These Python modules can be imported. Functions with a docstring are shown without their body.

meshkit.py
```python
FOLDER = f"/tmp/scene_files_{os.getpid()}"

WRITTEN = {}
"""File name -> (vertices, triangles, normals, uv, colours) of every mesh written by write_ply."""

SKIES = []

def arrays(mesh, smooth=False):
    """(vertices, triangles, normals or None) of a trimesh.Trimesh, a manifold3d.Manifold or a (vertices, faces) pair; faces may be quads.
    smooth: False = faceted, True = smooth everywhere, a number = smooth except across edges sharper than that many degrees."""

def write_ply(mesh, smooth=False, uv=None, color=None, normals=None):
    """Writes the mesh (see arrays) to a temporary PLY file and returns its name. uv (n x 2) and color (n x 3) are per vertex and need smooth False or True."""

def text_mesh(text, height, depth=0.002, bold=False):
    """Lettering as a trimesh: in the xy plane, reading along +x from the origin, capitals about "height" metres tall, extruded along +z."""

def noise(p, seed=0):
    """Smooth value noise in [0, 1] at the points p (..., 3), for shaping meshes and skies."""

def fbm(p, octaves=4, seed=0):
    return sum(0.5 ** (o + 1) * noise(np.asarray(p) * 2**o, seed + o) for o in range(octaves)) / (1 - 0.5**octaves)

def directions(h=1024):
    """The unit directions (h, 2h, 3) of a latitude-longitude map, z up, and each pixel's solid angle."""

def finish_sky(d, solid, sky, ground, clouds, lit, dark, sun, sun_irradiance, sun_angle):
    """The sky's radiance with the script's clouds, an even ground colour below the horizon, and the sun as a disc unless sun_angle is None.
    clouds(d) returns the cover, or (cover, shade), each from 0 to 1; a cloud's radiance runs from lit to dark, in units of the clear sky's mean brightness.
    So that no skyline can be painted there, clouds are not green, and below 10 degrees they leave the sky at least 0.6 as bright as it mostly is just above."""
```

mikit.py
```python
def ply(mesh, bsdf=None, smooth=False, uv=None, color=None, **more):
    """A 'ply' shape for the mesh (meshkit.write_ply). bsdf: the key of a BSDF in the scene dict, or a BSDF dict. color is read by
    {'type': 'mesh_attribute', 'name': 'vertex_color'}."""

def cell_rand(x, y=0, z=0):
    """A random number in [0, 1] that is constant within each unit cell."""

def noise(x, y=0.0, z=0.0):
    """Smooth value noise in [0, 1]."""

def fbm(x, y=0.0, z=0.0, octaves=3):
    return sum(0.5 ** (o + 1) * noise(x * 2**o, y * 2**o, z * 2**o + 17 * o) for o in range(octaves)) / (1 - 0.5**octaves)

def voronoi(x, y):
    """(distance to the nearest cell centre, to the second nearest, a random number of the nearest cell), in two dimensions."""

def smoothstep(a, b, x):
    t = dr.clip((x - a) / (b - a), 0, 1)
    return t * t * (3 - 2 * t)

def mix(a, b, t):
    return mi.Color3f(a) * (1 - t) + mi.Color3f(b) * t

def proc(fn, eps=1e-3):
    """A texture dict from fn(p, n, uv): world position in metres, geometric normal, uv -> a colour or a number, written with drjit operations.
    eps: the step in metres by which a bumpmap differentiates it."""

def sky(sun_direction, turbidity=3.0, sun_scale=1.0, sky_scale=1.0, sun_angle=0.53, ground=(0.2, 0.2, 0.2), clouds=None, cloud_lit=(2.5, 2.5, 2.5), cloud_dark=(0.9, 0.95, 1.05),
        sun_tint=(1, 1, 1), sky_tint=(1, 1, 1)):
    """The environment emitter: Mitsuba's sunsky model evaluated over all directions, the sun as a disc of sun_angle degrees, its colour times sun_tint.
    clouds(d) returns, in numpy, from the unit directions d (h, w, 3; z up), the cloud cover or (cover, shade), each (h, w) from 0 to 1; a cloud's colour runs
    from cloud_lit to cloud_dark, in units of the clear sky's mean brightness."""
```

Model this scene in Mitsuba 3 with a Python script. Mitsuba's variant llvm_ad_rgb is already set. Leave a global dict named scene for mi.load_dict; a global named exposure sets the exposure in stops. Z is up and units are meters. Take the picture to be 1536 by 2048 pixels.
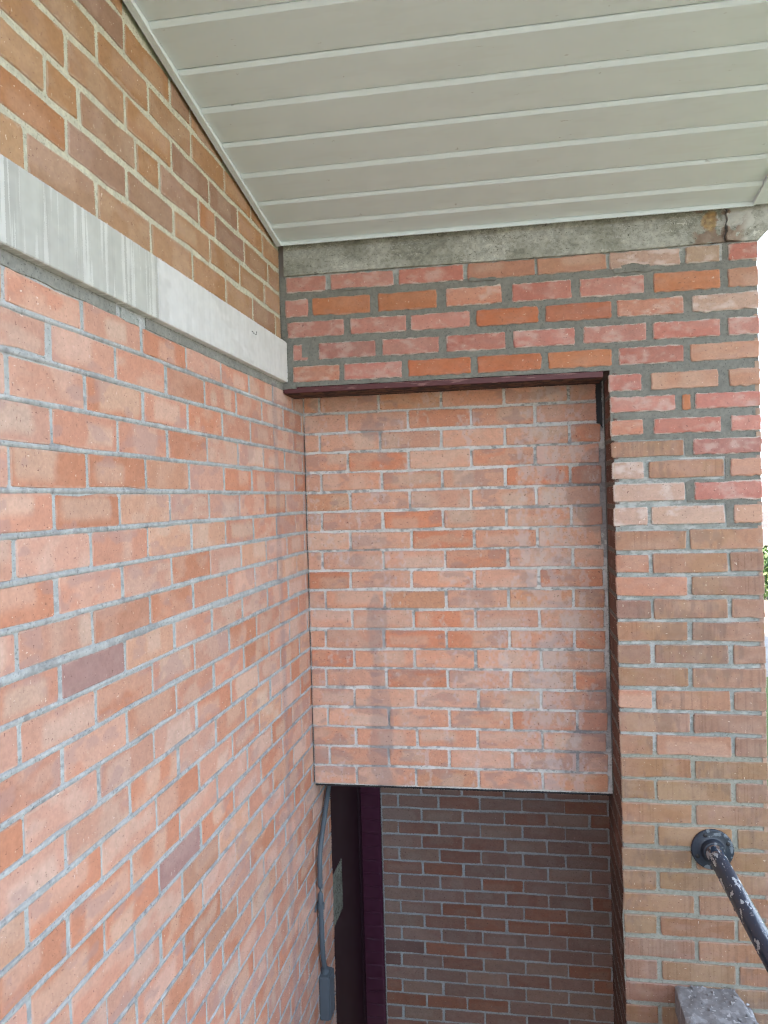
import math, random
import numpy as np
import trimesh
import drjit as dr
import mitsuba as mi
import mikit
from mikit import proc, noise, fbm, voronoi, cell_rand, smoothstep, mix
from meshkit import fbm as nfbm, noise as nnoise
from shapely.geometry import Polygon, box as sbox
from shapely.ops import unary_union

T = mi.ScalarTransform4f
rng = np.random.default_rng(7)
scene, labels, used = {}, {}, {}

# ------------------------------------------------------------------ camera, light, exposure
YAW, PITCH, ROLL = 0.169204620, -0.016997354, 0.027927612
EYE = np.array([0.72652, -2.40805, -0.02730])
fwd = np.array([-math.sin(YAW) * math.cos(PITCH), math.cos(YAW) * math.cos(PITCH), math.sin(PITCH)])
right = np.array([math.cos(YAW), math.sin(YAW), 0])
down = np.cross(fwd, right)
up = -(-right * math.sin(ROLL) + down * math.cos(ROLL))
scene['camera'] = {'type': 'perspective', 'fov': 52.2081, 'fov_axis': 'x', 'near_clip': 0.05, 'far_clip': 2000.0,
                   'to_world': T().look_at(origin=EYE.tolist(), target=(EYE + fwd).tolist(), up=up.tolist())}
scene['sky'] = mikit.sky((-0.62, 0.10, 0.78), turbidity=4,
                         clouds=lambda d: (np.clip(0.30 + 0.9 * (nfbm(d * [3, 3, 6], 4, 3) - 0.3), 0, .8), 0.0), cloud_lit=(2.25, 2.45, 2.65))
exposure = 4.2

# ------------------------------------------------------------------ helpers
def entry(key, mesh, bsdf, label=None, cat=None, group=None, kind=None, smooth=False, uv=None):
    """One entry of the scene; a key that is taken gets the next three-digit number."""
    n = used.get(key, 0)
    used[key] = n + 1
    k = key if n == 0 else f'{key}_{n:03d}'
    scene[k] = mikit.ply(mesh, bsdf, smooth=smooth, uv=uv)
    note(k, label, cat, group, kind)
    return k

def note(k, label=None, cat=None, group=None, kind=None):
    d = {a: b for a, b in (('label', label), ('category', cat), ('group', group), ('kind', kind)) if b}
    if d:
        labels[k] = d

class Frame:
    """A wall plane: origin, u along it, v up, n outward (n = u x v)."""
    def __init__(self, o, u, v=(0, 0, 1)):
        self.o, self.u, self.v = (np.array(x, float) for x in (o, u, v))
        self.n = np.cross(self.u, self.v)
    def at(self, p):
        p = np.asarray(p, float)
        return self.o + p[:, :1] * self.u + p[:, 1:2] * self.v + p[:, 2:3] * self.n

brick_id = [0]

def brick(fr, u0, u1, v0, v1, cls, jag=0.0012, rag=False, out=0.0, ch=0.0022, deep=0.014):
    """A single brick: uneven outline, slightly worn arris, face set to a hair of its own depth. At most 50 triangles (ragged ones a few more)."""
    L, H = u1 - u0, v1 - v0
    c = min(0.0035, 0.2 * H)
    def side(n):
        return np.linspace(0, 1, n + 2)[1:-1]
    nl, ns = ((9 if L > .12 else 5), 2) if rag else ((2 if L > .12 else 1), 0)
    pts = []
    for (a, b, n) in (((c, 0), (L - c, 0), nl), ((L, c), (L, H - c), ns), ((L - c, H), (c, H), nl), ((0, H - c), (0, c), ns)):
        a, b = np.array(a), np.array(b)
        pts.append(a)
        pts += [a + (b - a) * t for t in side(n)]
        pts.append(b)
    P = np.array(pts)
    P = P + rng.normal(0, jag, P.shape) * [0.7, 1.0]
    m = len(P)
    ctr = np.array([L / 2, H / 2])
    d = ctr - P
    d = d / np.linalg.norm(d, axis=1, keepdims=True)
    inset = P + np.sign(d) * np.minimum(np.abs(d) * 1.4, 1) * ch * (0.7 + 0.6 * rng.random((m, 1)))
    h = out + float(np.clip(rng.normal(0, 0.0004), -.0006, .0006))
    tilt = np.clip(rng.normal(0, 0.003, 2), -.005, .005)
    hh = lambda q: h + (q - ctr) @ tilt
    V2 = np.vstack([ctr[None], inset, P, P])
    z = np.concatenate([hh(ctr[None]), hh(inset), hh(P) - ch * 0.8, np.full(m, -deep)])
    V = fr.at(np.column_stack([V2[:, 0] + u0, V2[:, 1] + v0, z]))
    i = np.arange(m)
    j = (i + 1) % m
    F = np.vstack([np.stack([0 * i, 1 + i, 1 + j], 1),
                   np.stack([1 + i, 1 + m + i, 1 + m + j], 1), np.stack([1 + i, 1 + m + j, 1 + j], 1),
                   np.stack([1 + m + i, 1 + 2 * m + i, 1 + 2 * m + j], 1), np.stack([1 + m + i, 1 + 2 * m + j, 1 + m + j], 1)])
    brick_id[0] += 1
    lx, ly = V2[:, 0] / L, V2[:, 1] / H
    lx[1 + 2 * m:] += 0.06 * (lx[1 + 2 * m:] - .5)
    ly[1 + 2 * m:] += 0.15 * (ly[1 + 2 * m:] - .5)
    uv = np.column_stack([2 * brick_id[0] + .5 + lx * min(1, L / .2), 2 * cls + .5 + ly])
    return V, F, uv

def add_brick(holder, *a, label=None, **k):
    V, F, uv = brick(*a, **k)
    return entry(holder + '__brick', (V, F), 'brick', label=label, uv=uv)

def join(parts):
    V, F, U, n = [], [], [], 0
    for v, f, u in parts:
        V.append(v); F.append(f + n); U.append(u); n += len(v)
    return (np.vstack(V), np.vstack(F)), np.vstack(U)

def sheet(fr, poly, z, cls, deep=None, step=0.05):
    """A polygon (in the frame's u, v) as a sheet or, with deep, a slab; uv carries the mortar class."""
    poly = poly.segmentize(step) if step else poly
    polys = getattr(poly, 'geoms', [poly])
    out = []
    for g in polys:
        v, f = trimesh.creation.triangulate_polygon(g, engine='earcut')
        v = np.asarray(v)[:, :2]
        if deep is None:
            V = np.column_stack([v, np.full(len(v), z)])
        else:
            m = trimesh.creation.extrude_polygon(g, deep, engine='earcut')
            V = np.array(m.vertices); f = np.array(m.faces)
            V[:, 2] += z - deep
        W = fr.at(V)
        out.append((W, np.asarray(f), np.column_stack([V[:, 0] * 2 + V[:, 2] * .3, np.zeros(len(V)) + 2 * cls + .5 + V[:, 1] * .1 + V[:, 2] * .03])))
    return join(out)

def add_sheet(key, *a, bsdf='mortar', label=None, kind=None, **k):
    m, uv = sheet(*a, **k)
    return entry(key, m, bsdf, uv=uv, label=label, kind=kind)

def ragged(poly, amp, freq=22, seed=0, step=0.01):
    """A polygon with an uneven edge."""
    g = poly.segmentize(step)
    c = np.array(g.exterior.coords)[:-1]
    q = np.column_stack([c * freq, np.full(len(c), seed * 3.7)])
    q2 = q + [31.3, 17.1, 5]
    return Polygon(c + amp * 2 * np.column_stack([nfbm(q, 3, seed) - .5, nfbm(q2, 3, seed + 9) - .5])).buffer(0)

def boxm(x0, x1, y0, y1, z0, z1, bevel=0.0):
    m = trimesh.creation.box((x1 - x0, y1 - y0, z1 - z0))
    if bevel:
        s = np.array([x1 - x0, y1 - y0, z1 - z0]) / 2
        pts = []
        for sx in (-1, 1):
            for sy in (-1, 1):
                for sz in (-1, 1):
                    for k in range(3):
                        e = np.full(3, bevel); e[k] = 0
                        pts.append(np.array([sx, sy, sz]) * (s - e))
        m = trimesh.convex.convex_hull(np.array(pts))
    m.apply_translation([(x0 + x1) / 2, (y0 + y1) / 2, (z0 + z1) / 2])
    return m

def tube(points, r, sides=18):
    p = np.asarray(points, float)
    t = np.gradient(p, axis=0)
    t /= np.linalg.norm(t, axis=1, keepdims=True)
    ref = np.array([0, 0, 1.0]) if abs(t[0, 2]) < .8 else np.array([1.0, 0, 0])
    a = np.cross(t, ref); a /= np.linalg.norm(a, axis=1, keepdims=True)
    b = np.cross(t, a)
    ang = np.arange(sides) * 2 * np.pi / sides
    r = np.broadcast_to(r, (len(p),))
    V = (p[:, None] + r[:, None, None] * (np.cos(ang)[None, :, None] * a[:, None] + np.sin(ang)[None, :, None] * b[:, None])).reshape(-1, 3)
    i, j = np.meshgrid(np.arange(len(p) - 1), np.arange(sides), indexing='ij')
    q = np.stack([i * sides + j, i * sides + (j + 1) % sides, (i + 1) * sides + (j + 1) % sides, (i + 1) * sides + j], -1).reshape(-1, 4)
    F = np.vstack([q[:, [0, 1, 2]], q[:, [0, 2, 3]]])
    n = len(V)
    V = np.vstack([V, p[:1], p[-1:]])
    k = np.arange(sides); o = (len(p) - 1) * sides
    F = np.vstack([F, np.stack([k * 0 + n, (k + 1) % sides, k], 1), np.stack([k * 0 + n + 1, o + k, o + (k + 1) % sides], 1)])
    m = trimesh.Trimesh(V, F, process=False)
    m.fix_normals()
    return m

# ------------------------------------------------------------------ materials
C3 = mi.Color3f

def pick(r, cols):
    out = C3(*cols[0][1])
    for lo, c in cols[1:]:
        out = dr.select(r > lo, C3(*c), out)
    return out

SALMON = [(0, (.44, .245, .185)), (.30, (.44, .270, .215)), (.50, (.43, .215, .145)), (.66, (.45, .285, .235)), (.82, (.41, .205, .135)), (.93, (.46, .295, .222))]
UPPER = [(0, (.31, .205, .125)), (.3, (.28, .190, .128)), (.5, (.31, .190, .100)), (.7, (.27, .182, .132)), (.85, (.33, .225, .135)), (.95, (.32, .170, .085))]
PINK = [(0, (.40, .185, .160)), (.3, (.42, .215, .185)), (.55, (.38, .165, .135)), (.75, (.43, .215, .155)), (.9, (.36, .185, .165))]
ORANGE = [(0, (.40, .150, .075)), (.4, (.37, .145, .085)), (.7, (.40, .18, .095))]
PIER = [(0, (.30, .192, .145)), (.3, (.32, .190, .125)), (.5, (.28, .180, .138)), (.7, (.33, .200, .140)), (.87, (.28, .175, .145))]
BASE = [(0, (.42, .285, .245)), (.35, (.43, .245, .195)), (.55, (.40, .280, .245)), (.7, (.45, .325, .270)), (.88, (.45, .225, .155))]
PALE = [(0, (.45, .335, .275)), (.5, (.42, .315, .27))]
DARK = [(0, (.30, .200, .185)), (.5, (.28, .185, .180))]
TAN = [(0, (.38, .225, .160)), (.5, (.39, .215, .155))]
PURPLE = [(0, (.115, .030, .060)), (.5, (.105, .030, .055))]
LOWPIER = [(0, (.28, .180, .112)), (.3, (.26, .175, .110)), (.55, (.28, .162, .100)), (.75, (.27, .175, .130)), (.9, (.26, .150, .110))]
PANEL = [(0, (.57, .325, .235)), (.28, (.56, .342, .265)), (.50, (.55, .277, .183)), (.66, (.58, .362, .275)), (.84, (.53, .243, .150)), (.94, (.54, .308, .203))]
INNERPIER = [(0, (.105, .062, .050)), (.5, (.085, .055, .047))]  # much darker brick tones, used only on the pier's inner face
GREY = [(0, (.34, .27, .20)), (.5, (.33, .26, .20))]
CLASSES = [SALMON, UPPER, PINK, ORANGE, PIER, BASE, PALE, DARK, TAN, PURPLE, LOWPIER, GREY, INNERPIER, PANEL]
# how much kiln flash, white bloom and streaking each class has
FLASH = [.80, .35, .18, .15, .25, .45, .2, .2, .45, 0, .25, .3, 0, .80]
BLOOM = [.03, .03, .38, .06, .06, .04, .8, .03, .03, 0, .05, .5, 0, .06]
STREAK = [0, 0, 0, 0, .40, 0, .15, 0, 0, 0, .34, 0, 0, 0]

def table(cls, vals):
    out = mi.Float(vals[0])
    for i, v in enumerate(vals[1:], 1):
        out = dr.select(cls == i, mi.Float(v), out)
    return out

def decode(uv):
    a = uv.x * .5
    i = dr.floor(a)
    b = uv.y * .5
    c = dr.floor(b)
    return i, c, (a - i) * 2 - .5, (b - c) * 2 - .5

def stains(p):
    """Where the wall is stained: the grey run-down at the recess's right end, the streak in its middle, the old joint line on the left wall."""
    n1 = fbm(p.x * 9 + p.y * 9, p.z * 4.5, 3.0, 4)
    n2 = fbm(p.x * 26 + p.y * 26, p.z * 14, 8.0, 3)
    onB = (p.y > .2) & (p.y < .26) & (p.z < .33) & (p.z > -1.02)
    edge = smoothstep(.78, 1.0, p.x) * .36 * smoothstep(.30, .55, noise(p.x * 5 + 3, p.z * 5, 2)) + .05
    mid = dr.exp(-dr.square((p.x - .245 - .03 * (n1 - .5)) / .05)) * smoothstep(-.30, -.42, p.z) * .46
    top = dr.exp(-dr.square((p.x - .25) / .10)) * smoothstep(.05, .16, p.z) * .26
    b = smoothstep(.60, .70, .42 * n1 + .36 * n2 + dr.maximum(edge, dr.maximum(mid, top)))
    onL = (p.x < .02) & (p.x > -.02) & (p.z < .335)
    line = dr.exp(-dr.square((p.y + .085 + .03 * (p.z) * .6 + .012 * (n1 - .5)) / .030))
    l = .95 * smoothstep(.50, .74, .30 * n1 + .25 * n2 + .54 * line)
    return dr.select(onB, b, dr.select(onL, l, 0))

def brick_color(p, n, uv):
    i, c, lx, ly = decode(uv)
    r = [cell_rand(i, k, 5) for k in range(8)]
    base = C3(0)
    for k, cols in enumerate(CLASSES):
        base = dr.select(c == k, pick(r[0], cols), base)
    fl, bl, st = table(c, FLASH), table(c, BLOOM), table(c, STREAK)
    w1 = noise(p.x * 30 + p.y * 30, p.z * 30, i * .37)
    X = (lx - .5 + .45 * (r[1] - .5)) * 3.3 + .35 * (w1 - .5)
    Y = (ly - .5 + .55 * (r[2] - .5)) + .18 * (noise(p.x * 22 + p.y * 22, p.z * 30, 9) - .5)
    qx, qy = dr.maximum(dr.abs(X) - (.35 + .9 * r[3]), 0), dr.maximum(dr.abs(Y) - (.08 + .22 * r[4]), 0)
    blob = 1 - smoothstep(.0, .36, dr.sqrt(qx * qx + qy * qy))
    band = smoothstep(.30, .74, noise(X * 1.25 + i * 5.13, Y * .9, 2)) * (.6 + .4 * smoothstep(.5, .3, dr.abs(ly - .5)))
    plain = smoothstep(.35, .7, fbm(X * 1.1 + i * 3.3, Y * 2.2, 4, 2))
    flash = dr.select(r[5] < .46, blob, dr.select(r[5] < .62, band, plain * .7))
    pale = base * .52 + C3(.50, .365, .285) * .48 + (r[6] - .5) * C3(.00, .035, .025)
    core = base * C3(.97, .84, .76)
    col = mix(core, pale, flash * fl)
    col *= .92 + .18 * r[7] + .15 * (fbm(p.x * 70 + p.y * 70, p.z * 70, i, 3) - .5) + .20 * (fbm((p.x + p.y) * 240, p.z * 240, i, 2) - .5)
    # purplish reduction marks on a few bricks
    pur = smoothstep(.60, .72, fbm(X * .9 + i * 9.7, Y * 1.8, 6, 3)) * dr.select((c == 0) | (c == 13), .45, .15)
    col = mix(col, C3(.33, .205, .185), pur)
    # vertical wire-cut drag marks
    g = noise((p.x + p.y) * 230, p.z * 5, i)
    col *= 1 - st * .42 * smoothstep(.50, .80, g) * smoothstep(.38, .62, noise((p.x + p.y) * 14, p.z * 7, 3))
    # ochre run-down and soot on the old pier, across its joints
    oc = smoothstep(.50, .64, .7 * fbm(p.x * 8 + 3, p.z * 7, 13, 3) + .3 * fbm((p.x + p.y) * 60, p.z * 40, 5, 3))
    so = smoothstep(.56, .68, .6 * fbm(p.x * 7 + 9, p.z * 9, 4, 3) + .4 * fbm((p.x + p.y) * 90, p.z * 30, 7, 3))
    old = (c == 4) | (c == 10)
    col = mix(col, C3(.31, .195, .085), oc * dr.select(old, .22, 0))
    col = mix(col, C3(.155, .105, .085), so * dr.select(old, .38, 0))
    # white bloom and smears of lime
    b1 = fbm(p.x * 38 + p.y * 38, p.z * 52, i * 1.7, 4)
    b2 = fbm(X * 1.6 + i * 2.9, Y * 2.4, 11, 3)
    bloom = smoothstep(.46, .72, .55 * b1 + .50 * b2 - .03) * bl
    col = mix(col, C3(.55, .45, .40), bloom)
    # mortar left on the edges
    e = dr.minimum(dr.minimum(ly, 1 - ly) * .056, dr.minimum(lx, 1 - lx) * .2)
    rim = smoothstep(.0045, .001, e + .005 * (noise((p.x + p.y) * 110, p.z * 110, 4) - .35)) * dr.select((c == 2) | (c == 6) | (c == 11), .75, .22)
    col = mix(col, C3(.46, .42, .37), rim * dr.select(c == 9, 0, 1))
    s = stains(p)
    col = mix(col, col * .55 + C3(.095, .080, .085), s * .72)
    lr = smoothstep(.52, .68, .6 * fbm((p.x + p.y) * 30, p.z * 9, 21, 4) + .4 * fbm(p.x * 90, p.z * 70, 5, 3) + .20 * dr.exp(-dr.square((p.x - .84) / .10)) - .06)
    col = mix(col, C3(.56, .50, .49), lr * dr.select(c == 13, .36, 0))
    q = noise((p.x + p.y * 1.3) * 260, p.z * 260, 3)
    q2 = noise((p.x + p.y * 1.3) * 190, p.z * 190, 31)
    col = mix(col, C3(.12, .06, .045), smoothstep(.915, .96, q) * .6 * dr.select(c == 9, 0, 1))
    col = mix(col, C3(.62, .50, .42), smoothstep(.955, .975, q2) * .8 * dr.select(c == 9, 0, 1))
    return dr.clip(col, .01, .8)

def brick_bump(p, n, uv):
    i, c, lx, ly = decode(uv)
    a = fbm((p.x + p.y) * 240, p.z * 240, 2, 3) * .45
    pit = smoothstep(.80, .92, noise((p.x + p.y * 1.3) * 260, p.z * 260, 3))
    big = noise((p.x + p.y) * 45, p.z * 60, i) * table(c, [.5, .7, 2.0, 1.0, 1.0, .6, 1.8, .6, .6, .9, 1.0, 1.0, .8, .6])
    return a + big - pit * .7

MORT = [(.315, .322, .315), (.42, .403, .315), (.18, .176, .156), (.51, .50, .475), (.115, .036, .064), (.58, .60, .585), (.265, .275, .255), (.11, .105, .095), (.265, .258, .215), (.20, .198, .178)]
# 0 left wall, 1 upper wall, 2 fresh repointing, 3 recess panel, 4 painted, 5 basement wall, 6 old pier

def mortar_color(p, n, uv):
    b = uv.y * .5
    c = dr.floor(b)
    base = C3(0)
    for k, v in enumerate(MORT):
        base = dr.select(c == k, C3(*v), base)
    u = p.x + p.y
    g = fbm(u * 150, p.z * 150, 1, 3)
    g2 = fbm(u * 22, p.z * 30, 5, 3)
    col = base * (.66 + .45 * g + .28 * g2)
    grit = smoothstep(.80, .9, noise(u * 330, p.z * 330, 2))
    col = mix(col, base * .45, grit * .6)
    eff = smoothstep(.50, .66, .5 * fbm(u * 10, p.z * 12, 3, 3) + .5 * fbm(u * 60, p.z * 110, 6, 3)) * dr.select(c == 3, .9, dr.select(c == 6, .35, dr.select(c == 0, .15, 0)))
    col = mix(col, C3(.62, .60, .58), eff)
    dirt = smoothstep(.56, .66, .5 * fbm(u * 7 + 9, p.z * 26, 8, 3) + .5 * fbm(u * 70, p.z * 90, 1, 3)) * dr.select(c == 3, .55, dr.select(c == 0, .40, 0))
    col = mix(col, C3(.15, .14, .145), dirt)
    col = mix(col, C3(.17, .155, .165), stains(p) * .6)
    return dr.clip(col, .008, .75)

def mortar_bump(p, n, uv):
    u = p.x + p.y
    return fbm(u * 190, p.z * 190, 1, 3) * 1.0 + noise(u * 60, p.z * 80, 6) * .9

def bumped(color, rough, bump, scale, eps=.0012, spec=.35, **more):
    return {'type': 'bumpmap', 'arbitrary': proc(bump, eps), 'scale': scale,
            'bsdf': {'type': 'principled', 'base_color': color, 'roughness': rough, 'specular': spec, **more}}

def rgb(*c):
    return {'type': 'rgb', 'value': list(c)}

scene['brick'] = {'type': 'twosided', 'bsdf': bumped(proc(brick_color), .72, brick_bump, .0009)}
scene['mortar'] = {'type': 'twosided', 'bsdf': bumped(proc(mortar_color), .9, mortar_bump, .0013, spec=.2)}

def stone_color(p, n, uv):
    a = fbm(p.y * 55, p.z * 1.6, 2, 4)
    b = fbm(p.y * 130, p.z * 3.5, 7, 3)
    left = p.y < -.905
    st = smoothstep(.42, .62, .62 * a + .38 * b)
    col = mix(dr.select(left, C3(.395, .395, .36), C3(.53, .525, .51)), C3(.335, .33, .30), st * dr.select(left, .62, .12))
    col = mix(col, C3(.56, .56, .53), smoothstep(.55, .66, b) * dr.select(left, .6, .1))
    col *= .93 + .14 * fbm(p.y * 60, p.z * 60, 3, 3)
    stain = smoothstep(.60, .70, fbm(p.y * 9, p.z * 16, 4, 4)) * .25
    return mix(col, C3(.36, .345, .32), stain)

scene['stone'] = bumped(proc(stone_color), .85, lambda p, n, uv: fbm((p.x + p.y) * 160, p.z * 160, 1, 3), .0008, spec=.2)

def concrete_color(p, n, uv):
    u = p.x + p.y
    g = fbm(u * 16, p.z * 16 + p.y * 9, 3, 4)
    f = fbm(u * 120, p.z * 120, 1, 3)
    col = mix(C3(.235, .235, .197), C3(.345, .345, .305), smoothstep(.25, .75, g)) * (.62 + .76 * f)
    stone = noise(u * 190 + 60 * noise(u * 70, p.z * 70, 4), p.z * 190, 2)
    col = mix(col, C3(.58, .57, .52), smoothstep(.78, .86, stone) * .85 * smoothstep(.35, .6, fbm(u * 8, p.z * 9, 9, 2)))
    pit = noise(u * 210 + 60 * noise(u * 80, p.z * 80, 14), p.z * 210, 22)
    col = mix(col, C3(.07, .068, .058), smoothstep(.82, .90, pit) * .85)
    # the weathered, lime-streaked end, and the rust spot beside the crack
    end = smoothstep(1.22, 1.30, p.x + .10 * (g - .5))
    lime = smoothstep(.46, .60, fbm(u * 42, p.z * 34, 5, 4)) * end
    col = mix(col, C3(.46, .455, .42), lime * .75)
    brown = smoothstep(.50, .60, fbm(u * 70, p.z * 60, 15, 4) + .22 * smoothstep(.745, .70, p.z) - .06) * smoothstep(1.235, 1.26, p.x) * smoothstep(1.40, 1.36, p.x)
    col = mix(col, C3(.24, .165, .125), brown * .8)
    rd = dr.sqrt(dr.square((p.x - 1.292) / .026) + dr.square((p.z - .747) / .030))
    rust = smoothstep(1.05, .55, rd + .9 * (fbm(u * 40, p.z * 40, 2, 3) - .5))
    col = mix(col, C3(.34, .215, .09) * (.55 + .9 * f), rust * .75)
    return dr.clip(col, .01, .75)

def concrete_bump(p, n, uv):
    u = p.x + p.y
    rough = smoothstep(1.24, 1.28, p.x) * smoothstep(1.42, 1.36, p.x) * smoothstep(.78, .72, p.z)
    return fbm(u * 120, p.z * 120, 1, 3) + 1.5 * noise(u * 40, p.z * 40, 3) + rough * 6 * fbm(u * 55, p.z * 60, 8, 3)

scene['concrete'] = bumped(proc(concrete_color), .9, concrete_bump, .0020, spec=.2)

def coping_color(p, n, uv):
    g = fbm(p.x * 22, p.y * 22, p.z * 20, 4)
    f = fbm(p.x * 140, p.y * 140, p.z * 90, 3)
    col = mix(C3(.145, .14, .142), C3(.225, .218, .22), g) * (.7 + .6 * f)
    col = mix(col, C3(.42, .41, .41), smoothstep(.84, .91, noise(p.x * 150, p.y * 150, 2)) * .8)
    lich = smoothstep(.60, .68, fbm(p.x * 45, p.y * 45, 9, 3))
    return mix(col, C3(.34, .335, .34), lich * .45)

scene['coping_stone'] = bumped(proc(coping_color), .92, lambda p, n, uv: fbm(p.x * 130, p.y * 130, p.z * 80, 3) + 1.3 * noise(p.x * 60, p.y * 60, 3), .0020, spec=.2)

def soffit_color(p, n, uv):
    g = fbm(p.x * 5, p.y * 30, 2, 4)
    col = C3(.570, .628, .632) * (.985 + .03 * g)
    col = mix(col, C3(.40, .395, .36), smoothstep(.62, .72, fbm(p.x * 9, p.y * 40, 4, 3)) * .06)
    scuff = smoothstep(.975, .99, noise(p.x * 40, p.y * 120, 8))
    return mix(col, C3(.30, .29, .27), scuff * .5)

scene['soffit_metal'] = {'type': 'twosided', 'bsdf': {'type': 'principled', 'base_color': proc(soffit_color), 'roughness': .42, 'specular': .4}}
scene['grey_paint'] = {'type': 'twosided', 'bsdf': {'type': 'principled', 'base_color': rgb(.085, .102, .118), 'roughness': .5, 'specular': .4}}

def door_color(p, n, uv):
    return C3(.040, .016, .024) * (.88 + .24 * fbm(p.y * 6, p.z * 6, 2, 3))

scene['purple_paint'] = {'type': 'twosided', 'bsdf': {'type': 'principled', 'base_color': proc(door_color), 'roughness': .45, 'specular': .4}}
scene['maroon_paint'] = {'type': 'twosided', 'bsdf': bumped(proc(lambda p, n, uv: mix(C3(.085, .024, .026), C3(.22, .11, .10), smoothstep(.62, .72, fbm(p.x * 18, p.z * 160 + p.y * 60, 3, 3)) * .7)),
                                                   .5, lambda p, n, uv: fbm(p.x * 90, p.z * 90 + p.y * 90, 1, 3), .0007)}
scene['rusty_steel'] = {'type': 'twosided', 'bsdf': bumped(proc(lambda p, n, uv: mix(C3(.030, .014, .012), C3(.085, .035, .020), smoothstep(.45, .65, fbm(p.x * 50, p.y * 60, 2, 3)))), .85, lambda p, n, uv: fbm(p.x * 120, p.y * 120, 1, 3), .0012)}
scene['black_steel'] = {'type': 'twosided', 'bsdf': {'type': 'principled', 'base_color': rgb(.014, .013, .014), 'roughness': .6}}
scene['notice_print'] = {'type': 'twosided', 'bsdf': {'type': 'principled', 'roughness': .6, 'base_color': proc(lambda p, n, uv: mix(
    C3(.33, .36, .29), C3(.13, .135, .11), smoothstep(.50, .56, noise(p.y * 160, dr.floor(p.z * 75), 2)) * smoothstep(.25, .35, dr.abs(p.z * 75 - dr.floor(p.z * 75) - .5) * -1 + .6)))}}

def pipe_color(p, n, uv):
    a = fbm(p.x * 75, p.y * 34, p.z * 75, 4)
    near = smoothstep(-.50, -.06, p.y)
    chip = smoothstep(.655, .675, a + .105 * near - .018)
    col = mix(C3(.010, .024, .048), C3(.34, .365, .39), chip)
    rust = smoothstep(.52, .58, fbm(p.x * 55, p.y * 40, p.z * 55 + 9, 3)) * smoothstep(-.10, -.05, p.y)
    col = mix(col, C3(.16, .10, .07), rust * .85)
    speck = smoothstep(.88, .93, noise(p.x * 210, p.y * 210, p.z * 210))
    return mix(col, C3(.36, .37, .40), speck * .8)

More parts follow.
